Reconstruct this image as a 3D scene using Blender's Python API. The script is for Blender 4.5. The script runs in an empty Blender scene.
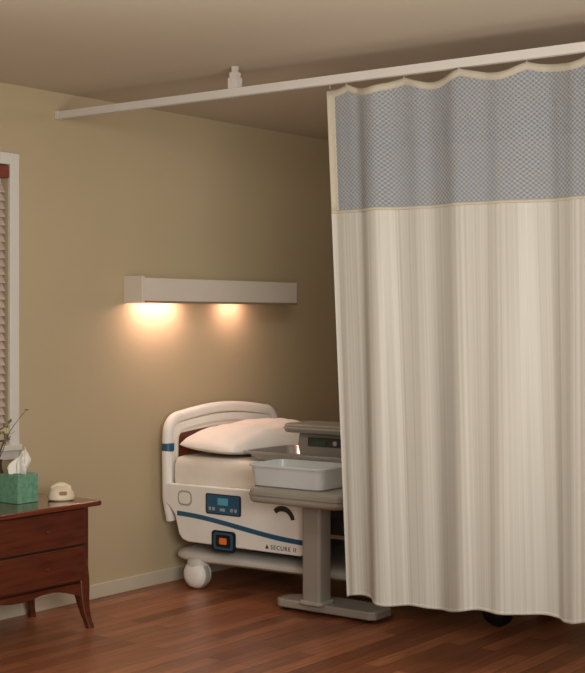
import bpy, bmesh, math, random
from mathutils import Vector, Matrix
random.seed(4)
scene=bpy.context.scene
try:
    scene.view_settings.view_transform='Standard'
    scene.view_settings.look='None'
except Exception as e: print(e)

def lin(c):
    return tuple(((x/255)/12.92 if x/255<=0.04045 else ((x/255+0.055)/1.055)**2.4) for x in c)+(1.0,)

# ---------------------------------------------------------------- materials
def mat(name,col,rough=0.5,metal=0.0,var=0.06,scale=8.0,bump=0.0,coat=0.0,emit=None,estr=0,alpha=None,stretch=None,trans=0.0):
    m=bpy.data.materials.new(name); m.use_nodes=True
    nt=m.node_tree; b=nt.nodes['Principled BSDF']
    tc=nt.nodes.new('ShaderNodeTexCoord'); mp=nt.nodes.new('ShaderNodeMapping')
    if stretch: mp.inputs['Scale'].default_value=stretch
    n=nt.nodes.new('ShaderNodeTexNoise'); n.inputs['Scale'].default_value=scale; n.inputs['Detail'].default_value=5
    nt.links.new(tc.outputs['Object'],mp.inputs['Vector']); nt.links.new(mp.outputs['Vector'],n.inputs['Vector'])
    r=nt.nodes.new('ShaderNodeValToRGB')
    c=lin(col)
    r.color_ramp.elements[0].position=0.3; r.color_ramp.elements[1].position=0.7
    r.color_ramp.elements[0].color=tuple(max(0,x*(1-var)) for x in c[:3])+(1,)
    r.color_ramp.elements[1].color=tuple(min(1,x*(1+var)) for x in c[:3])+(1,)
    nt.links.new(n.outputs['Fac'],r.inputs['Fac']); nt.links.new(r.outputs['Color'],b.inputs['Base Color'])
    b.inputs['Roughness'].default_value=rough; b.inputs['Metallic'].default_value=metal
    b.inputs['Coat Weight'].default_value=coat
    b.inputs['Transmission Weight'].default_value=trans
    if bump:
        bp=nt.nodes.new('ShaderNodeBump'); bp.inputs['Strength'].default_value=bump; bp.inputs['Distance'].default_value=0.01
        nt.links.new(n.outputs['Fac'],bp.inputs['Height']); nt.links.new(bp.outputs['Normal'],b.inputs['Normal'])
    if emit:
        b.inputs['Emission Color'].default_value=lin(emit); b.inputs['Emission Strength'].default_value=estr
    if alpha is not None: b.inputs['Alpha'].default_value=alpha
    return m

M={}
M['wall']=mat('wall_paint',(187,172,141),0.85,var=0.03,scale=1.2,bump=0.03)
M['ceil']=mat('ceiling_paint',(200,192,175),0.9,var=0.03,scale=1.0,bump=0.03)
M['trim']=mat('trim_paint',(200,193,174),0.5,var=0.02)
M['wintrim']=mat('window_trim_paint',(216,216,210),0.45,var=0.02)
M['blind']=mat('blind_slats',(196,180,168),0.6,var=0.08,scale=20)
M['valance']=mat('valance_wood',(120,48,30),0.4,var=0.2,scale=12,stretch=(1,8,8))
M['track']=mat('white_track',(210,207,202),0.4,var=0.02)
M['lightbox']=mat('white_housing',(218,211,199),0.5,var=0.02)
M['boxedge']=mat('painted_edge_shade',(136,126,112),0.6,var=0.02)
M['lamp']=mat('warm_lamp',(255,230,190),0.3,emit=(255,215,190),estr=4)
M['plastic']=mat('bed_white_plastic',(240,240,236),0.38,var=0.03)
M['cream']=mat('bed_cream_plastic',(222,216,202),0.45,var=0.03)
M['maroon']=mat('maroon_laminate',(98,46,30),0.35,var=0.25,scale=6,stretch=(1,1,8))
M['blue']=mat('blue_plastic',(42,92,124),0.35,var=0.05)
M['cyan']=mat('control_display',(90,160,180),0.3,emit=(60,140,190),estr=0.08)
M['orange']=mat('orange_indicator',(215,110,50),0.4,emit=(230,110,40),estr=0.12)
M['black']=mat('black_plastic',(22,22,24),0.45,var=0.1)
M['dgrey']=mat('dark_grey_metal',(62,60,58),0.5,metal=0.3)
M['grey']=mat('taupe_grey_plastic',(138,134,126),0.45,var=0.03)
M['lgrey']=mat('light_grey_plastic',(170,168,160),0.45,var=0.03)
M['table']=mat('beige_grey_table_plastic',(156,151,142),0.42,var=0.03)
M['table2']=mat('pale_beige_grey_plastic',(172,168,160),0.42,var=0.03)
M['basegrey']=mat('base_pale_plastic',(206,204,197),0.45,var=0.03)
M['mattress']=mat('mattress_sheet',(236,231,222),0.8,var=0.04,scale=10,bump=0.15)
M['pillow']=mat('pillow_case',(246,242,236),0.85,var=0.03,scale=5,bump=0.25)
M['steel']=mat('brushed_steel',(200,200,200),0.25,metal=0.7,var=0.05,scale=30,stretch=(1,12,1))
M['basin']=mat('translucent_basin',(216,222,224),0.28,var=0.02,alpha=0.82)
M['screen']=mat('green_screen',(58,74,66),0.25,var=0.05)
M['wood']=mat('cherry_wood',(90,44,29),0.27,var=0.32,scale=5,stretch=(1,8,8),coat=0.6)
M['woodtop']=mat('cherry_wood_top',(108,54,36),0.2,var=0.25,scale=5,stretch=(1,9,9),coat=0.7)
M['woodgap']=mat('painted_drawer_shade',(40,18,12),0.6,var=0.1)
M['tissuebox']=mat('teal_tissue_box',(104,156,130),0.6,var=0.24,scale=50)
M['tissue']=mat('white_tissue',(238,238,232),0.9,var=0.02)
M['phone']=mat('cream_phone',(224,211,186),0.42,var=0.02)
M['keypad']=mat('tan_keypad',(146,118,88),0.5,var=0.02)
M['vase']=mat('dark_vase',(70,54,40),0.3,var=0.2)
M['leaf']=mat('dried_leaf',(136,132,74),0.7,var=0.3,scale=20)
M['blossom']=mat('pale_blossom',(206,190,130),0.7,var=0.1,scale=20)
M['purple']=mat('purple_blossom',(124,98,110),0.7,var=0.1,scale=20)
M['twig']=mat('twig_bark',(84,60,40),0.8,var=0.2)
M['tape']=mat('curtain_tape',(186,180,164),0.8,var=0.03,scale=40)
M['glass']=mat('window_glass',(120,130,140),0.05,trans=0.8)

def floor_mat():
    m=bpy.data.materials.new('wood_plank_floor'); m.use_nodes=True
    nt=m.node_tree; L=nt.links.new; b=nt.nodes['Principled BSDF']
    tc=nt.nodes.new('ShaderNodeTexCoord')
    br=nt.nodes.new('ShaderNodeTexBrick'); br.offset=0.37; br.squash=1
    br.inputs['Scale'].default_value=1; br.inputs['Brick Width'].default_value=.85; br.inputs['Row Height'].default_value=0.085
    br.inputs['Mortar Size'].default_value=0.0016; br.inputs['Bias'].default_value=0.0
    br.inputs['Color1'].default_value=lin((134,82,56)); br.inputs['Color2'].default_value=lin((182,119,84)); br.inputs['Mortar'].default_value=lin((70,39,26))
    L(tc.outputs['Object'],br.inputs['Vector'])
    mp=nt.nodes.new('ShaderNodeMapping'); mp.inputs['Scale'].default_value=(1.4,34,1)
    L(tc.outputs['Object'],mp.inputs['Vector'])
    n=nt.nodes.new('ShaderNodeTexNoise'); n.inputs['Scale'].default_value=2.4; n.inputs['Detail'].default_value=9; n.inputs['Distortion'].default_value=.7
    L(mp.outputs['Vector'],n.inputs['Vector'])
    r=nt.nodes.new('ShaderNodeValToRGB'); r.color_ramp.elements[0].position=.3; r.color_ramp.elements[1].position=.72
    r.color_ramp.elements[0].color=(.54,.50,.47,1); r.color_ramp.elements[1].color=(1.12,1.10,1.07,1)
    L(n.outputs['Fac'],r.inputs['Fac'])
    mx=nt.nodes.new('ShaderNodeMix'); mx.data_type='RGBA'; mx.blend_type='MULTIPLY'; mx.inputs[0].default_value=0.8
    L(br.outputs['Color'],mx.inputs[6]); L(r.outputs['Color'],mx.inputs[7]); L(mx.outputs[2],b.inputs['Base Color'])
    n3=nt.nodes.new('ShaderNodeTexNoise'); n3.inputs['Scale'].default_value=1.6; n3.inputs['Detail'].default_value=3
    L(tc.outputs['Object'],n3.inputs['Vector'])
    r3=nt.nodes.new('ShaderNodeValToRGB'); r3.color_ramp.elements[0].position=.35; r3.color_ramp.elements[1].position=.65
    r3.color_ramp.elements[0].color=(.30,.30,.30,1); r3.color_ramp.elements[1].color=(.40,.40,.40,1)
    L(n3.outputs['Fac'],r3.inputs['Fac']); L(r3.outputs['Color'],b.inputs['Roughness'])
    bp=nt.nodes.new('ShaderNodeBump'); bp.inputs['Strength'].default_value=.12; bp.inputs['Distance'].default_value=.01
    L(n.outputs['Fac'],bp.inputs['Height']); L(bp.outputs['Normal'],b.inputs['Normal'])
    return m
M['floor']=floor_mat()

def curtain_mat():
    m=bpy.data.materials.new('striped_curtain_fabric'); m.use_nodes=True
    nt=m.node_tree; L=nt.links.new; b=nt.nodes['Principled BSDF']
    uv=nt.nodes.new('ShaderNodeUVMap')
    mp=nt.nodes.new('ShaderNodeMapping'); mp.inputs['Scale'].default_value=(1,0.0,0)
    L(uv.outputs['UV'],mp.inputs['Vector'])
    n=nt.nodes.new('ShaderNodeTexNoise'); n.inputs['Scale'].default_value=76; n.inputs['Detail'].default_value=2
    L(mp.outputs['Vector'],n.inputs['Vector'])
    n2=nt.nodes.new('ShaderNodeTexNoise'); n2.inputs['Scale'].default_value=200; n2.inputs['Detail'].default_value=1
    L(mp.outputs['Vector'],n2.inputs['Vector'])
    r=nt.nodes.new('ShaderNodeValToRGB'); r.color_ramp.elements[0].position=.38; r.color_ramp.elements[1].position=.60
    r.color_ramp.elements[0].color=lin((180,179,171)); r.color_ramp.elements[1].color=lin((194,193,185))
    L(n.outputs['Fac'],r.inputs['Fac'])
    r2=nt.nodes.new('ShaderNodeValToRGB'); r2.color_ramp.elements[0].position=.4; r2.color_ramp.elements[1].position=.6
    r2.color_ramp.elements[0].color=(.95,.953,.957,1); r2.color_ramp.elements[1].color=(1,1,1,1)
    L(n2.outputs['Fac'],r2.inputs['Fac'])
    mx=nt.nodes.new('ShaderNodeMix'); mx.data_type='RGBA'; mx.blend_type='MULTIPLY'; mx.inputs[0].default_value=1
    L(r.outputs['Color'],mx.inputs[6]); L(r2.outputs['Color'],mx.inputs[7]); L(mx.outputs[2],b.inputs['Base Color'])
    r3=nt.nodes.new('ShaderNodeValToRGB'); r3.color_ramp.elements[0].position=.42; r3.color_ramp.elements[1].position=.58
    r3.color_ramp.elements[0].color=(.40,.40,.40,1); r3.color_ramp.elements[1].color=(.52,.52,.52,1)
    L(n.outputs['Fac'],r3.inputs['Fac']); L(r3.outputs['Color'],b.inputs['Roughness'])
    return m
M['curtain']=curtain_mat()

def net_mat():
    m=bpy.data.materials.new('curtain_netting'); m.use_nodes=True
    nt=m.node_tree; L=nt.links.new; b=nt.nodes['Principled BSDF']
    uv=nt.nodes.new('ShaderNodeUVMap'); sp=nt.nodes.new('ShaderNodeSeparateXYZ'); L(uv.outputs['UV'],sp.inputs[0])
    def math_(op,a,bv=None):
        k=nt.nodes.new('ShaderNodeMath'); k.operation=op
        if isinstance(a,(int,float)): k.inputs[0].default_value=a
        else: L(a,k.inputs[0])
        if bv is not None:
            if isinstance(bv,(int,float)): k.inputs[1].default_value=bv
            else: L(bv,k.inputs[1])
        return k.outputs[0]
    a=math_('SINE',math_('MULTIPLY',sp.outputs[0],2*math.pi/0.0235))
    c=math_('SINE',math_('MULTIPLY',sp.outputs[1],2*math.pi/0.0185))
    p=math_('MULTIPLY',a,c)
    o=math_('MULTIPLY',math_('ADD',p,1.0),0.5)
    al=math_('SUBTRACT',0.80,math_('MULTIPLY',math_('POWER',o,1.6),0.50))
    L(al,b.inputs['Alpha'])
    b.inputs['Base Color'].default_value=lin((166,176,185)); b.inputs['Roughness'].default_value=.8
    return m
M['net']=net_mat()

# ---------------------------------------------------------------- builders
WL={}
def empty(name,loc,label,cat,group=None):
    e=bpy.data.objects.new(name,None); e.empty_display_size=.1
    scene.collection.objects.link(e); e.location=loc; WL[e.name]=Vector(loc)
    e['label']=label; e['category']=cat
    if group: e['group']=group
    return e
class MB:
    def __init__(s): s.v=[]; s.f=[]; s.uv=None
    def add(s,vs,fs):
        o=len(s.v); s.v+= [Vector(p) for p in vs]; s.f+=[tuple(i+o for i in f) for f in fs]; return s
    def box(s,x0,x1,y0,y1,z0,z1):
        return s.add([(x0,y0,z0),(x1,y0,z0),(x1,y1,z0),(x0,y1,z0),(x0,y0,z1),(x1,y0,z1),(x1,y1,z1),(x0,y1,z1)],
          [(0,3,2,1),(4,5,6,7),(0,1,5,4),(1,2,6,5),(2,3,7,6),(3,0,4,7)])
    def prism(s,pts,axis,a,b):
        n=len(pts)
        def P(p,t):
            return (t,p[0],p[1]) if axis=='x' else ((p[0],t,p[1]) if axis=='y' else (p[0],p[1],t))
        vs=[P(p,a) for p in pts]+[P(p,b) for p in pts]
        fs=[tuple(range(n)),tuple(range(2*n-1,n-1,-1))]+[(i,(i+1)%n,n+(i+1)%n,n+i) for i in range(n)]
        return s.add(vs,fs)
    def lathe(s,prof,c,seg=28,axis='z'):
        vs=[];fs=[]
        for r,h in prof:
            for k in range(seg):
                a=2*math.pi*k/seg
                q=(r*math.cos(a),r*math.sin(a),h)
                if axis=='x': q=(h,q[0],q[1])
                if axis=='y': q=(q[0],h,q[1])
                vs.append((c[0]+q[0],c[1]+q[1],c[2]+q[2]))
        for i in range(len(prof)-1):
            for k in range(seg):
                k2=(k+1)%seg
                fs.append((i*seg+k,i*seg+k2,(i+1)*seg+k2,(i+1)*seg+k))
        fs.append(tuple(range(seg))[::-1]); fs.append(tuple((len(prof)-1)*seg+k for k in range(seg)))
        return s.add(vs,fs)
    def tube(s,pts,r,seg=12,closed=False,sq=1.0):
        pts=[Vector(p) for p in pts]; n=len(pts); vs=[];fs=[]
        rr=r if isinstance(r,(list,tuple)) else [r]*n
        prev=None
        for i,p in enumerate(pts):
            if closed: t=(pts[(i+1)%n]-pts[i-1])
            else: t=pts[min(i+1,n-1)]-pts[max(i-1,0)]
            t.normalize()
            if prev is None:
                up=Vector((0,0,1)) if abs(t.z)<.9 else Vector((0,1,0))
                nn=(up-t*up.dot(t)).normalized()
            else:
                nn=(prev-t*prev.dot(t)).normalized()
            prev=nn; bb=t.cross(nn)
            for k in range(seg):
                a=2*math.pi*k/seg
                vs.append(p+nn*math.cos(a)*rr[i]+bb*math.sin(a)*rr[i]*sq)
        m=n if closed else n-1
        for i in range(m):
            j=(i+1)%n
            for k in range(seg):
                k2=(k+1)%seg
                fs.append((i*seg+k,i*seg+k2,j*seg+k2,j*seg+k))
        if not closed:
            fs.append(tuple(range(seg))[::-1]); fs.append(tuple((n-1)*seg+k for k in range(seg)))
        return s.add(vs,fs)
    def rings(s,rings,cap0=True,cap1=True):
        n=len(rings[0]); vs=[p for r in rings for p in r]; fs=[]
        for i in range(len(rings)-1):
            for k in range(n):
                k2=(k+1)%n
                fs.append((i*n+k,i*n+k2,(i+1)*n+k2,(i+1)*n+k))
        if cap0: fs.append(tuple(range(n))[::-1])
        if cap1: fs.append(tuple((len(rings)-1)*n+k for k in range(n)))
        return s.add(vs,fs)
    def build(s,name,material,parent=None,bevel=0.0,segs=2,smooth=True,origin=None,subsurf=0,**props):
        vs=s.v
        mn=Vector((min(v.x for v in vs),min(v.y for v in vs),min(v.z for v in vs)))
        mxx=Vector((max(v.x for v in vs),max(v.y for v in vs),max(v.z for v in vs)))
        o=Vector(origin) if origin else Vector(((mn.x+mxx.x)/2,(mn.y+mxx.y)/2,mn.z))
        me=bpy.data.meshes.new(name); me.from_pydata([tuple(v-o) for v in vs],[],s.f); me.update()
        bm=bmesh.new(); bm.from_mesh(me); bmesh.ops.recalc_face_normals(bm,faces=bm.faces); bm.to_mesh(me); bm.free()
        if s.uv:
            ul=me.uv_layers.new(name='UVMap')
            for lp in me.loops: ul.data[lp.index].uv=s.uv[lp.vertex_index]
        me.materials.append(M[material] if isinstance(material,str) else material)
        if smooth:
            for p in me.polygons: p.use_smooth=True
            if not subsurf: me.set_sharp_from_angle(angle=math.radians(38))
        ob=bpy.data.objects.new(name,me)
        pw=WL[parent.name] if parent else Vector((0,0,0))
        scene.collection.objects.link(ob); ob.parent=parent; ob.location=o-pw; WL[ob.name]=o
        if bevel:
            b=ob.modifiers.new('bevel','BEVEL'); b.width=bevel; b.segments=segs; b.limit_method='ANGLE'; b.angle_limit=math.radians(30); b.harden_normals=smooth
        if subsurf:
            b=ob.modifiers.new('sub','SUBSURF'); b.levels=subsurf; b.render_levels=subsurf
        for k,vv in props.items(): ob[k]=vv
        return ob
def rrect(x0,x1,y0,y1,r,n=6):
    pts=[]
    for cx,cy,a0 in ((x1-r,y1-r,0),(x0+r,y1-r,90),(x0+r,y0+r,180),(x1-r,y0+r,270)):
        for i in range(n+1):
            a=math.radians(a0+90*i/n); pts.append((cx+r*math.cos(a),cy+r*math.sin(a)))
    return pts

# ---------------------------------------------------------------- room
H=2.60; XR=3.0; XL=-6.6; YF=-6.8
S=dict(kind='structure')
MB().box(XL-.1,XR+.1,YF-.1,.1,-.08,0).build('floor','floor',smooth=False,origin=(0,0,0),**S)
MB().box(XL-.1,XR+.1,YF-.1,.1,H,H+.08).build('ceiling','ceil',smooth=False,**S)
wx0,wx1,wz0,wz1=-1.40,-.322,.86,2.205
w=MB(); w.box(XL,wx0,0,.1,0,H); w.box(wx1,XR,0,.1,0,H); w.box(wx0,wx1,0,.1,0,wz0); w.box(wx0,wx1,0,.1,wz1,H)
w.build('wall_back','wall',smooth=False,origin=(0,0,0),**S)
MB().box(XR,XR+.1,YF,.1,0,H).build('wall_right','wall',smooth=False,**S)
MB().box(XL-.1,XL,YF,.1,0,H).build('wall_left','wall',smooth=False,**S)
MB().box(XL,XR,YF-.1,YF,0,H).build('wall_front','wall',smooth=False,**S)
MB().box(XL,XR,-.014,0,0,.075).build('baseboard_back','trim',bevel=.004,**S)
MB().box(XR-.014,XR,YF,-.014,0,.075).build('baseboard_right','trim',bevel=.004,**S)
# window
win=MB(); c=.058
win.box(wx0-c,wx0,-.02,0,wz0-.02,wz1+c); win.box(wx1,wx1+c,-.02,0,wz0-.02,wz1+c); win.box(wx0,wx1,-.02,0,wz1,wz1+c)
win.box(wx0-c-.02,wx1+c+.005,-.035,0,wz0-.045,wz0-.015)
win.box(wx0-c,wx1+c,-.016,0,wz0-.09,wz0-.045)
wf=win.build('window_1','wintrim',bevel=.004,**S)
g=MB(); 
g.box(wx0,wx0+.03,.05,.09,wz0,wz1); g.box(wx1-.03,wx1,.05,.09,wz0,wz1); g.box(wx0+.03,wx1-.03,.05,.09,wz0,wz0+.04); g.box(wx0+.03,wx1-.03,.05,.09,wz1-.04,wz1); g.box(wx0+.03,wx1-.03,.055,.085,1.5,1.54)
g.build('sash','wintrim',wf,bevel=.003)
MB().box(wx0+.03,wx1-.03,.068,.073,wz0+.04,wz1-.04).build('glass','glass',wf,smooth=False)
# blind
bl=empty('window_blind',((wx0+wx1)/2,.02,wz0),'closed wood slat blind with dark cherry valance in the window','blind')
MB().box(wx0+.005,wx1-.005,-.018,.045,wz1-.065,wz1-.005).build('valance','valance',bl,bevel=.004)
sl=MB(); z=wz0+.03
while z<wz1-.08:
    a=math.radians(58); cy=.018; hw=.024
    dy=hw*math.cos(a); dz=hw*math.sin(a)
    sl.add([(wx0+.012,cy-dy,z-dz),(wx1-.012,cy-dy,z-dz),(wx1-.012,cy+dy,z+dz),(wx0+.012,cy+dy,z+dz),
            (wx0+.012,cy-dy,z-dz+.003),(wx1-.012,cy-dy,z-dz+.003),(wx1-.012,cy+dy,z+dz+.003),(wx0+.012,cy+dy,z+dz+.003)],
           [(0,1,2,3),(4,7,6,5),(0,4,5,1),(1,5,6,2),(2,6,7,3),(3,7,4,0)])
    z+=.04
sl.build('slats','blind',bl,smooth=False)

# ---------------------------------------------------------------- track
tr=empty('curtain_track',(0,-2.3,2.463),'long white ceiling-suspended curtain track','curtain track')
t=MB(); t.prism([(-.014,2.463),(-.014,2.500),(.014,2.500),(.014,2.463),(.006,2.463),(.006,2.475),(-.006,2.475),(-.006,2.463)],'y',-4.9,-.02)
t.build('rail','track',tr,smooth=False)
MB().box(-.017,.017,-.022,-.002,2.461,2.504).build('end_cap','track',tr,smooth=False)
for hy in (-1.167,-3.6):
    h=MB(); h.box(-.022,.022,hy-.024,hy+.024,2.499,2.548); h.box(-.017,.017,hy-.019,hy+.019,2.548,2.572); h.box(-.010,.010,hy-.012,hy+.012,2.572,2.6)
    h.build('ceiling_hanger','track',tr,smooth=False)

# ---------------------------------------------------------------- curtain
cu=empty('privacy_curtain',(0,-2.6,.3),'cream striped cubicle curtain with grey netting top, hanging from track','curtain')
Ltot=1.98; SEAM=1.915; HK=.285; Y0=-1.672
def fold(s,t):
    a=.036*math.sin(2*math.pi*(s/.43+.22*math.sin(s*4.1)+.05*t))+.015*math.sin(2*math.pi*s/.20+1.2+2.2*math.sin(s*3.3)+1.2*t)+.002*math.sin(2*math.pi*s/.083+2.5*math.sin(s*5)+.5*t)
    return a*(.58+.60*t)
def ztop(s):
    p=((s+.18)%HK)/HK
    return 2.457-.034*4*p*(1-p)*(.6+.4*math.sin(s*9)**2)
def zbot(s): return .262+.052*min(1,s/1.2)+.022*max(0,(s-.8)/1.0)+.013*math.sin(s*9.5+.6)+.005*math.sin(s*21)
def cpos(s,z,off=0):
    t=(2.447-z)/2.18
    y=Y0-s-.095*t*max(0,1-s/1.6)+.012*t*math.sin(2*math.pi*s/.36)
    return Vector((fold(s,t)+off,y,z))
def sheet(s0,s1,zf0,zf1,ns,nz,off=0):
    b=MB(); uv=[]; vs=[]
    for i in range(ns+1):
        s=s0+(s1-s0)*i/ns
        for j in range(nz+1):
            z=zf0(s)+(zf1(s)-zf0(s))*j/nz
            vs.append(cpos(s,z,off)); uv.append((s*1.12,z))
    fs=[(i*(nz+1)+j,(i+1)*(nz+1)+j,(i+1)*(nz+1)+j+1,i*(nz+1)+j+1) for i in range(ns) for j in range(nz)]
    b.add(vs,fs); b.uv=uv
    return b
def solid(o,th):
    md=o.modifiers.new('th','SOLIDIFY'); md.thickness=th; md.offset=0; return o
sheet(0,Ltot,zbot,lambda s:SEAM,420,40).build('fabric_panel','curtain',cu)
sheet(0.02,Ltot,lambda s:SEAM,lambda s:ztop(s)-.005,420,14).build('netting_panel','net',cu,label='grey blue open netting')
solid(sheet(0,Ltot,lambda s:ztop(s)-.030,ztop,420,2).build('header_tape','tape',cu),.004)
solid(sheet(0,.034,lambda s:SEAM,lambda s:ztop(s),8,14).build('side_tape','tape',cu),.005)
solid(sheet(0,Ltot,lambda s:SEAM-.006,lambda s:SEAM+.006,420,1).build('seam_tape','tape',cu),.005)
solid(sheet(0,Ltot,lambda s:zbot(s)-.002,lambda s:zbot(s)+.010,420,1).build('bottom_hem','curtain',cu),.004)
s=HK-.18
hooks=[.015]
while s<Ltot: hooks.append(s); s+=HK
for s in hooks:
    p=cpos(s,ztop(s)); 
    h=MB(); h.tube([(p.x-.001,p.y,2.4605),(p.x-.003,p.y,2.458),(p.x-.004,p.y,2.454),(p.x-.004,p.y,2.446)],.0020,8)
    h.build('curtain_hook','tape',cu)

# ---------------------------------------------------------------- wall light
wl=empty('wall_light',(1.16,-.0,1.545),'long white wall-mounted overbed light glowing warm below','wall light')
X0,X1=.50,1.84
b=MB(); b.box(X0,X1,-.130,-.122,1.550,1.665); b.box(X0,X1,-.130,0,1.665,1.673); b.box(X0,X1,-.122,0,1.60,1.606); b.box(X1-.006,X1,-.122,0,1.548,1.665)
b.build('housing','lightbox',wl,smooth=False)
MB().box(X0,X1,-.133,-.121,1.540,1.551).build('edge_shade','boxedge',wl,smooth=False,label='grey strip painted as shade along the lower edge')  # grey strip added as painted shade so the lower edge reads straight
MB().box(X0-.022,X0+.0,-.136,0,1.540,1.683).build('end_cap','lightbox',wl,bevel=.003,smooth=False)
for xc in (.70,1.35):
    MB().lathe([(.013,-.09),(.016,-.08),(.016,.08),(.013,.09)],(xc,-.065,1.583),16,'x').build('lamp','lamp',wl,label='short glowing warm tube lamp')
def area(name,loc,tgt,sx,sy,power,col,spread=180):
    l=bpy.data.lights.new(name,'AREA'); l.shape='RECTANGLE'; l.size=sx; l.size_y=sy; l.energy=power; l.color=col; l.spread=math.radians(spread)
    o=bpy.data.objects.new(name,l); scene.collection.objects.link(o); o.location=loc
    d=(Vector(tgt)-Vector(loc)); o.rotation_euler=d.to_track_quat('-Z','Y').to_euler(); return o
area('lamp_glow_area',(.72,-.080,1.564),(.72,-.080,1.0),.34,.06,3.0,(1,.61,.49))
area('lamp_glow_area',(1.35,-.080,1.564),(1.35,-.080,1.0),.18,.06,1.1,(1,.59,.47))

# ---------------------------------------------------------------- bed
bx0,bx1=.72,1.68
bed=empty('hospital_bed',(1.2,-1.2,0),'white electric hospital bed with blue stripe rails, head against wall','hospital bed')
yb=-.085
def arch(z0,x0,x1,zc,rise,r,n=8):
    pts=[(x0+.03,z0)]; pts.append((x0,z0+.12)); pts.append((x0-.004,zc-r-.1))
    for i in range(n+1):
        a=math.radians(180-90*i/n); pts.append((x0+r+r*math.cos(a),zc-r+r*math.sin(a)))
    for i in range(1,8):
        f=i/8; pts.append((x0+r+(x1-x0-2*r)*f,zc+rise*math.sin(math.pi*f)))
    for i in range(n+1):
        a=math.radians(90-90*i/n); pts.append((x1-r+r*math.cos(a),zc-r+r*math.sin(a)))
    pts.append((x1+.004,zc-r-.1)); pts.append((x1,z0+.12)); pts.append((x1-.03,z0))
    return pts
hp=arch(.36,bx0+.014,bx1-.014,.920,.035,.09)
hb=MB().tube([(p[0],yb,p[1]) for p in hp],.030,14,sq=1.0).build('headboard','plastic',bed)
MB().prism(arch(.40,bx0+.03,bx1-.03,.888,.033,.065),'y',yb+.014,yb-.012).build('headboard_panel','plastic',hb,bevel=.006)
hp2=arch(.40,bx0+.080,bx1-.080,.848,.028,.055)
MB().tube([(p[0],yb-.011,p[1]) for p in hp2],.007,10).build('headboard_molding','cream',hb)
MB().prism(arch(.44,bx0+.085,bx1-.085,.832,.02,.04),'y',yb-.010,yb-.018).build('headboard_insert','maroon',hb,bevel=.002,label='maroon laminate insert')
for x in (bx0+.014,bx1-.014):
    MB().lathe([(.031,.735),(.035,.74),(.035,.775),(.031,.78)],(x,yb,0),16).build('rail_clip','blue',hb,label='blue plastic clip')
fp=[(p[0],p[1]-.10) for p in arch(.46,bx0+.012,bx1-.012,.925,.03,.09)]
MB().prism(fp,'y',-2.26,-2.30).build('footboard','plastic',bed,bevel=.01)
d=MB(); d.box(bx0+.05,bx1-.05,-2.25,-.11,.46,.52)
d.build('deck','dgrey',bed,bevel=.01)
d=MB(); d.box(.86,.92,-2.1,-.25,.36,.46); d.box(1.48,1.54,-2.1,-.25,.36,.46); d.box(.92,1.48,-.6,-.52,.2,.42); d.box(.92,1.48,-1.8,-1.72,.2,.42)
d.build('lift_frame','dgrey',bed,bevel=.005)
def bout(ins):
    return [(1.60-ins,-.065-ins),(.90,-.065-ins),(.80+ins*.5,-.10-ins*.6),(.762+ins,-.18),(.758+ins,-.28),(.765+ins,-.38),(.785+ins,-.62),(.80+ins,-1.0),(.82+ins,-1.6),(.90,-2.06+ins),(1.60-ins,-2.06+ins)]
rg=[]
for zz,ins in ((.138,.05),(.143,.024),(.156,.004),(.170,0),(.184,.005),(.198,.026),(.207,.06),(.210,.10)):
    rg.append([(x,y,zz) for x,y in bout(ins)])
MB().rings(rg).build('base','basegrey',bed)
def caster(x,y,cm='plastic',cb='lgrey'):
    c=MB(); c.lathe([(.052,-.030),(.070,-.024),(.077,-.012),(.077,.012),(.070,.024),(.052,.030)],(x,y,.077),28,'x')
    co=c.build('caster',cb,bed)
    MB().lathe([(.012,-.060),(.035,-.057),(.055,-.049),(.068,-.037),(.075,-.020)],(x,y,.080),28,'x').build('caster_cover',cm,co)
    MB().lathe([(.075,.020),(.068,.037),(.055,.049),(.035,.057),(.012,.060)],(x,y,.080),28,'x').build('caster_cover',cm,co)
    f=MB(); f.lathe([(.058,.118),(.060,.145),(.050,.165)],(x+.005,y,0),20)
    f.build('caster_fork','basegrey' if cb=='lgrey' else cb,co)
caster(.785,-.255); caster(1.55,-.255); caster(.97,-1.98,'black','black'); caster(1.55,-1.98,'black','black')
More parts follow.
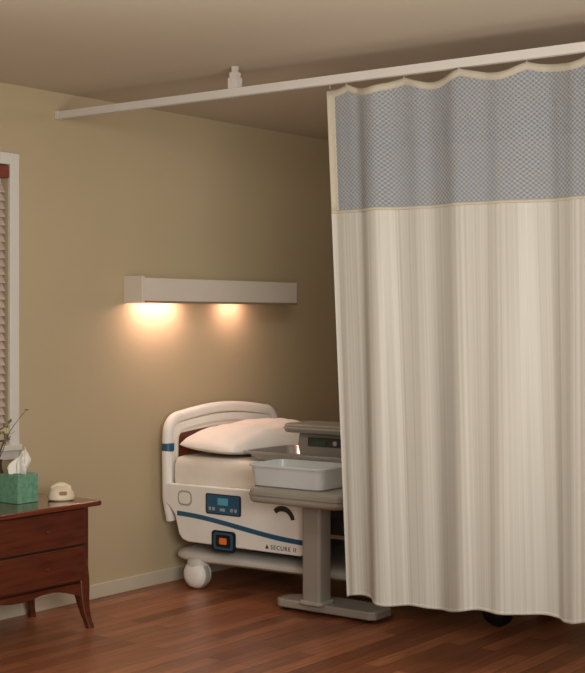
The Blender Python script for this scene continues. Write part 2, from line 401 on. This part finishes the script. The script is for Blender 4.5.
def rail(y0,dirx,xf):
    L=[( -.0,.555),(-.02,.567),(-.93,.575),(-.965,.56),(-.975,.53),(-.97,.30),(-.955,.272),(-.92,.262),(-.17,.262),(-.13,.272),(-.105,.30),(-.075,.40),(-.04,.44),(-.01,.455),(0,.48)]
    pts=[(y0+a,zz) for a,zz in L]
    r=MB(); r.prism(pts,'x',xf,xf+.03); ro=r.build('side_rail','plastic',bed,bevel=.009,segs=3)
    s=-1 if dirx<0 else 1
    f=xf if s<0 else xf+.03
    def plate(name,m,poly,d0,d1,**k):
        return MB().prism([(y0+a,zz) for a,zz in poly],'x',f+s*d0,f+s*d1).build(name,m,ro,**k)
    st=[]
    for i in range(25):
        q=i/24; a=-.095-.87*q; st.append((a,.412-.074*(3*q*q-2*q*q*q)-.004*q))
    stp=MB()
    up=[(y0+a,zz+.011) for a,zz in st]; lo_=[(y0+a,zz-.014) for a,zz in st]
    vs=[(f-s*.001,*p) for p in up]+[(f-s*.001,*p) for p in lo_]+[(f+s*.002,*p) for p in up]+[(f+s*.002,*p) for p in lo_]
    n=len(st); fs=[]
    for i in range(n-1):
        fs+=[(2*n+i,2*n+i+1,3*n+i+1,3*n+i),(i,n+i,n+i+1,i+1),(i,i+1,2*n+i+1,2*n+i),(n+i,3*n+i,3*n+i+1,n+i+1)]
    fs+=[(0,2*n,3*n,n),(n-1,2*n-1,4*n-1,3*n-1)]
    stp.add(vs,fs).build('stripe','blue',ro,label='blue curved stripe')
    plate('control_panel','dgrey',rrect(-.540,-.300,.427,.535,.012),-.001,.004)
    plate('control_display','blue',rrect(-.530,-.310,.434,.528,.008),.004,.0055,label='teal blue control membrane')
    plate('control_screen','cyan',rrect(-.455,-.385,.478,.515,.004),.0055,.007)
    for i,a0 in enumerate((-.515,-.488,-.365,-.340)):
        for j in range(2):
            z0=.447+j*.038
            plate('button','blue' if j else 'lgrey',rrect(a0,a0+.016,z0,z0+.018,.004,3),.0055,.007)
    plate('button','lgrey',rrect(-.435,-.40,.447,.462,.004,3),.0055,.007)
    arcp=[]
    for i in range(13):
        a=math.radians(10+125*i/12); arcp.append((-.81-.080*math.cos(a), .430+.078*math.sin(a)))
    inn=[]
    for i in range(13):
        a=math.radians(10+125*i/12); inn.append((-.81-.056*math.cos(a), .430+.050*math.sin(a)))
    plate('hand_grip','dgrey',arcp+inn[::-1],-.001,.0015,label='dark curved plate painted as a shaded hand opening')  # shade inside the hand opening painted as a dark plate, no hole cut
    plate('hand_grip','lgrey',rrect(-.20,-.10,.455,.535,.03),-.001,.0015)
    plate('hand_grip_inner','plastic',rrect(-.19,-.11,.465,.525,.024),.0015,.004)
    plate('release_panel','black',rrect(-.505,-.345,.235,.345,.02),-.001,.008)
    plate('release_frame','blue',rrect(-.49,-.36,.247,.335,.015),.008,.0095)
    plate('release_indicator_surround','black',rrect(-.475,-.375,.258,.325,.012),.0095,.0105)
    plate('release_indicator','orange',rrect(-.45,-.40,.275,.308,.008),.0105,.012,label='orange release indicator')
    if s<0: plate('rail_emblem','dgrey',[(-.700,.282),(-.722,.282),(-.711,.303)],-.001,.002)
    for a in (-.28,-.80):
        xa,xb=(xf+.03,xf+.14) if s<0 else (xf-.11,xf)
        MB().box(xa,xb,y0+a-.03,y0+a+.03,.38,.42).build('rail_arm','grey',ro,bevel=.004)
    return ro
rA=rail(-.085,-1,.705)
rail(-.085,1,1.665)
cv=bpy.data.curves.new('t','FONT'); cv.body='SECURE II'; cv.size=.031; cv.extrude=.0008; cv.space_character=1.25
to=bpy.data.objects.new('t',cv); scene.collection.objects.link(to); bpy.context.view_layer.update()
me=bpy.data.meshes.new_from_object(to.evaluated_get(bpy.context.evaluated_depsgraph_get()))
bpy.data.objects.remove(to)
me.transform(Matrix(((0,0,-1),(-1,0,0),(0,1,0))).to_4x4())
me.materials.clear(); me.materials.append(M['dgrey'])
lo=bpy.data.objects.new('rail_lettering',me); scene.collection.objects.link(lo); lo.parent=rA
lo.location=Vector((.7035,-.82,.281))-WL[rA.name]

# mattress
mt=MB(); 
rg=[]
for zz,ins in ((.522,.02),(.53,.004),(.545,0),(.60,-.003),(.66,-.002),(.69,.003),(.704,.012),(.712,.032)):
    rg.append([(x,y,zz) for x,y in rrect(bx0+.025+ins,bx1-.025-ins,-2.24+ins,-.115-ins,.028,6)])
mt.rings(rg); mt.build('mattress','mattress',label='pale sheet-covered mattress on the hospital bed',category='mattress')
def pillow():
    b=MB(); n=30; vs=[];fs=[]
    cx,cy,cz=1.215,-.333,.715; W,D,T=.475,.20,.120
    def P(u,v,side):
        e=(max(0,1-abs(u)**3.6))**.48*(max(0,1-abs(v)**2.8))**.5
        pin=1-.05*(abs(u)*abs(v))**2.5
        x=u*W*pin; y=v*D*pin
        wr=.005*math.sin(9*u+3*v)*e+.004*math.sin(17*v-6*u)*e+.005*math.sin(23*u+5*v*v)*e*abs(u)
        zz=side*T*e*(.94+.06*math.cos(1.6*u)+.10*u) + wr*(side>0)
        a=math.radians(5)
        z2=zz+ (y+D)*math.sin(a)*.6
        return (cx+x,cy+y,cz+.05+z2)
    for side in (1,-1):
        o=len(vs)
        for i in range(n+1):
            for j in range(n+1):
                vs.append(P(math.sin(math.pi/2*(-1+2*i/n)),math.sin(math.pi/2*(-1+2*j/n)),side*(1 if side>0 else .38)))
        for i in range(n):
            for j in range(n):
                q=(o+i*(n+1)+j,o+(i+1)*(n+1)+j,o+(i+1)*(n+1)+j+1,o+i*(n+1)+j+1)
                fs.append(q if side>0 else q[::-1])
    b.add(vs,fs)
    mn=min(v.z for v in b.v)
    for v in b.v: v.z+= .7135-mn
    b.build('pillow','pillow',subsurf=1,label='plump white pillow at the head of the bed',category='pillow')
pillow()

# ---------------------------------------------------------------- tray and console on bed
tx0,tx1,ty0,ty1=.79,1.20,-1.27,-.565
rg=[]
for zz,ins in ((.715,.04),(.717,.032),(.748,.010),(.750,-.004),(.752,-.012),(.762,-.012),(.764,-.002),(.762,.006),(.752,.014),(.722,.036)):
    rg.append([(x,y,zz) for x,y in rrect(tx0+ins,tx1-ins,ty0+ins,ty1-ins,.05,6)])
MB().rings(rg).build('instrument_tray','steel',label='shallow stainless steel tray lying on the mattress',category='tray')
cs=empty('bedside_console',(1.06,-.95,.723),'grey equipment console with small dim display on the steel tray','medical console')
MB().prism([(.99,.7235),(.97,.80),(.985,.857),(1.155,.857),(1.155,.7235)],'y',-1.17,-.79).build('body','grey',cs,bevel=.010,segs=3)
MB().prism(rrect(.93,1.19,-1.24,-.71,.05,6),'z',.857,.905).build('lid','grey',cs,bevel=.016,segs=3)
MB().prism(rrect(.925,1.195,-1.245,-.705,.052,6),'z',.878,.886).build('lid_band','lgrey',cs,bevel=.002)
MB().box(.966,.978,-1.08,-.86,.790,.836).build('bezel','dgrey',cs,bevel=.003)
MB().box(.964,.967,-.98,-.88,.799,.826).build('screen','screen',cs)
MB().lathe([(.012,-.012),(.012,0)],(.968,-1.04,.812),16,'x').build('knob','lgrey',cs)

# ---------------------------------------------------------------- overbed table
ot=empty('overbed_table',(.67,-1.16,0),'taupe grey overbed table with thick column and flat base','overbed table')
top=MB(); top.prism(rrect(.400,.700,-1.46,-.90,.055,6),'z',.560,.640); top.build('table_top','table',ot,bevel=.026,segs=5)
tr2=MB(); tr2.prism(rrect(.395,.7035,-1.465,-.895,.06,6),'z',.596,.604); tr2.build('edge_band','grey',ot,bevel=.003)
co=MB(); co.prism(rrect(.588,.692,-1.213,-1.102,.018,5),'z',.06,.562); co.build('column','table',ot)
co=MB(); co.prism(rrect(.574,.706,-1.227,-1.088,.024,5),'z',.058,.078); co.build('column_collar','table2',ot,bevel=.006)
ba=MB(); ba.prism([(.617,-.94),(.64,-.91),(.74,-.91),(.80,-.98),(.83,-1.2),(.82,-1.46),(.77,-1.51),(.64,-1.51),(.617,-1.48)],'z',.018,.060)
ba.build('base','table',ot,bevel=.010,segs=3)
for x,y in ((.65,-.96),(.77,-1.0),(.65,-1.46),(.76,-1.45)):
    MB().lathe([(.014,-.01),(.017,-.006),(.017,.006),(.014,.01)],(x,y,.0172),14,'x').build('caster','black',ot)

# basin
rg=[]
cx,cy=.55,-1.125
def ov(hx,hy,r,zz): return [(cx+x,cy+y,zz) for x,y in rrect(-hx,hx,-hy,hy,r,7)]
for hx,hy,r,zz in ((.116,.200,.035,.6405),(.124,.208,.04,.646),(.131,.217,.045,.718),(.133,.219,.045,.735),(.143,.230,.05,.737),(.145,.232,.05,.745),(.143,.230,.05,.749),(.131,.217,.045,.748),(.127,.213,.04,.718),(.118,.202,.035,.652)):
    rg.append(ov(hx,hy,r,zz))
MB().rings(rg).build('wash_basin','basin',label='translucent pale grey plastic wash basin on the overbed table',category='basin')

# ---------------------------------------------------------------- dresser
dr=empty('dresser',(-.64,-.25,0),'cherry wood low two-drawer dresser with flared legs beneath the window','dresser')
dx0,dx1,dy0,dy1=-1.08,-.23,-.46,-.04
bd=MB(); bd.box(dx0,dx1,dy0,dy1,.22,.575)
n=24; pts=[(dx0,.225)]
for i in range(n+1):
    f=i/n; pts.append((dx0+(dx1-dx0)*f,.14+.045*abs(math.sin(math.pi*f))**.7 - .012*math.cos(4*math.pi*f)+.012*1))
pts.append((dx1,.225))
bd.prism(pts,'y',dy0,dy0+.02)
bd.build('body','wood',dr,smooth=False)
MB().prism(rrect(dx0-.05,dx1+.055,dy0-.045,dy1+.03,.02,4),'z',.575,.600).build('top','woodtop',dr,bevel=.008,segs=3)
MB().box(dx0+.024,dx1-.024,dy0-.002,dy0+.001,.228,.573).build('drawer_gap_shade','woodgap',dr,smooth=False)  # flat dark sheet; shade of the drawer gaps is put into its colour
for z0,z1 in ((.235,.394),(.403,.567)):
    dw=MB().box(dx0+.031,dx1-.031,dy0-.012,dy0-.0015,z0,z1).build('drawer','wood',dr,bevel=.004,segs=2)
    for x in (dx0+.2,dx1-.27):
        MB().lathe([(.006,0),(.005,-.004),(.008,-.008),(.008,-.011),(.005,-.013)],(x,dy0-.012,(z0+z1)/2),16,'y').build('knob','wood',dw)
for sx,xx in ((-1,dx0),(1,dx1)):
    for sy,yy in ((-1,dy0),(1,dy1)):
        pr=[(.36,-.002,.030),(.30,.001,.031),(.24,.004,.032),(.19,.006,.031),(.15,.008,.028),(.11,.012,.024),(.07,.018,.020),(.035,.026,.017),(.01,.032,.017),(0,.034,.017)]
        rg=[]
        for zz,o,r in pr:
            oy=o if sy<0 else o*.1
            px=xx-sx*.028+sx*o; py=yy-sy*.028+sy*oy
            rg.append([(px+a,py+b_,zz) for a,b_ in rrect(-r,r,-r,r,r*.45,3)])
        MB().rings(rg).build('leg','wood',dr)

# tissue box
tb=empty('tissue_box',(-.463,-.241,.6005),'teal green cube tissue box with a white tissue pulled out','tissue box')
MB().box(-.526,-.400,-.304,-.178,.6005,.734).build('box','tissuebox',tb,bevel=.003)
MB().lathe([(.036,0),(.036,.002)],(-.463,-.241,.7335),24).build('opening','black',tb)
ts=MB(); rg=[]
for i in range(11):
    f=i/10; r=.030*(1-f)**.5+.004+.014*math.sin(math.pi*f)
    ring=[]
    for k in range(40):
        a=2*math.pi*k/40
        rr=r*(1+.45*math.sin(3*a+2*f)+.25*math.sin(7*a+4*f))
        ring.append((-.463+rr*math.cos(a)*1.0+.022*f*f, -.241+rr*math.sin(a)*.8-.012*f, .734+.085*f+.028*f*math.sin(2*a+1)+.012*f*math.sin(5*a)))
    rg.append(ring)
ts.rings(rg); ts.build('tissue','tissue',tb)

# telephone
ph=empty('telephone',(-.296,-.346,.6005),'small rounded cream desk telephone on the cherry dresser','telephone')
def rot(b,c,deg):
    R=Matrix.Rotation(math.radians(deg),3,'Z'); c=Vector(c)
    for i,v in enumerate(b.v): b.v[i]=R@(v-c)+c
    return b
C=(-.296,-.346,.6)
x,y=C[0],C[1]
rg=[]
for zz,hx,hy,dy in ((.601,.054,.047,0),(.607,.062,.054,0),(.620,.063,.055,0),(.636,.059,.050,.001),(.650,.051,.041,.004),(.661,.041,.031,.008),(.668,.028,.020,.010)):
    rg.append([(x+a,y+dy+b_,zz) for a,b_ in rrect(-hx,hx,-hy,hy,min(hx,hy)*.9,6)])
b=MB().rings(rg); rot(b,C,-32); b.build('body','phone',ph)
b=MB(); pts=[];rad=[]
for i in range(19):
    q=-1+2*i/18; pts.append((x+.040*q,y+.008,.671-.020*q*q)); rad.append(.0135+.002*abs(q)**4)
b.tube(pts,rad,14); rot(b,C,-32); b.build('handset','phone',ph)
b=MB()
b.prism(rrect(x-.019,x+.019,-.009,.009,.007,4),'z',0,.003)
R=Matrix.Rotation(math.radians(60),3,'X')
for i,v in enumerate(b.v):
    q=R@Vector((v.x-x,v.y,v.z)); b.v[i]=Vector((x+q.x,y-.048+q.y,.636+q.z))
rot(b,C,-32); b.build('keypad','keypad',ph)

# vase with branches
vs_=empty('vase_with_branches',(-.47,-.105,.6005),'dark vase holding sparse leafy blossoming twigs beside the tissue box','vase')
MB().lathe([(.022,.6005),(.035,.62),(.040,.66),(.032,.71),(.018,.75),(.016,.78),(.021,.79)],(-.47,-.105,0),24).build('vase','vase',vs_)
tw=MB(); lf=MB(); bf=MB(); pf=MB()
def flower(mb,p,r):
    d=Vector((-.5,-.8,.3)).normalized(); u=d.cross(Vector((0,0,1))).normalized(); v=d.cross(u)
    for q in range(6):
        a=2*math.pi*q/6; a1=a-.42; a2=a+.42
        mb.add([p,p+(u*math.cos(a1)+v*math.sin(a1))*r*.6+d*.004,p+(u*math.cos(a)+v*math.sin(a))*r+d*.008,p+(u*math.cos(a2)+v*math.sin(a2))*r*.6+d*.004],[(0,1,2,3)])
for i in range(6):
    ax=random.uniform(-.10,.03); ay=random.uniform(-.07,.01); hh=random.uniform(.12,.24)
    if i==0: ax,ay,hh=.14,-.03,.27
    if i==1: ax,ay,hh=.03,-.03,.19
    if i==2: ax,ay,hh=.02,-.05,.14
    pts=[]
    for j in range(7):
        f=j/6; pts.append((-.47+ax*f**1.5,-.105+ay*f**1.3+.006*math.sin(5*f+i),.77+hh*f-.02*(f**4)*abs(ax)*8))
    tw.tube(pts,[.0024*(1-.6*j/6) for j in range(7)],6)
    for j in ((4,5,6) if i else (6,)):
        for q in range(2):
            p=Vector(pts[j]); d=Vector((random.uniform(-1,1),random.uniform(-1,.6),random.uniform(-.3,1))).normalized(); l=random.uniform(.026,.042)
            sd=d.cross(Vector((0,0,1))).normalized()*l*.3; up=d.cross(sd).normalized()*.002
            lf.add([p,p+d*l*.5+sd,p+d*l,p+d*l*.5-sd,p+d*l*.5+up],[(0,1,4),(1,2,4),(2,3,4),(3,0,4)])
    if i: flower(bf if i%2 else pf,Vector(pts[5]),.018)
for bb in (tw,lf,bf,pf):
    for v in bb.v:
        v.y=min(v.y,-.05)
tw.build('twigs','twig',vs_)
lf.build('leaves','leaf',vs_,smooth=False,kind='stuff')
bf.build('blossoms','blossom',vs_,smooth=False,kind='stuff',label='small yellow blossoms')
pf.build('blossoms','purple',vs_,smooth=False,kind='stuff',label='small purple blossoms')

# ---------------------------------------------------------------- lights
area('key_softbox',(-4.0,-6.0,2.0),(.2,-1.2,1.3),1.9,1.1,92,(1,.945,.875))
area('added_bed_fill',(.8,-1.3,2.58),(.9,-.9,0),.9,.5,7,(1,.93,.82))  # added fill over the bed, no fixture there
area('added_room_fill',(-1.6,-1.8,2.58),(-.6,-1.4,0),1.2,.6,16,(1,.93,.82))  # added fill from above to lift the dark wall, not a real luminaire
area('added_ceiling_fill',(-2.3,-3.6,1.2),(-1.2,-2.3,2.6),1.8,1.8,42,(1,.92,.82))  # added upward fill that brightens the ceiling, no lamp stands here
wd=bpy.data.worlds.new('world'); scene.world=wd; wd.use_nodes=True
wd.node_tree.nodes['Background'].inputs[0].default_value=(.25,.3,.4,1); wd.node_tree.nodes['Background'].inputs[1].default_value=.3

# ---------------------------------------------------------------- camera
cam=bpy.data.cameras.new('camera'); co=bpy.data.objects.new('camera',cam); scene.collection.objects.link(co)
cam.sensor_fit='HORIZONTAL'; cam.sensor_width=36; cam.lens=1360/585*36; cam.shift_y=-18.5/585; cam.clip_end=100
co.location=(-4.753,-5.102,1.46)
co.rotation_euler=(math.radians(90),0,math.radians(37.2-90))
scene.camera=co
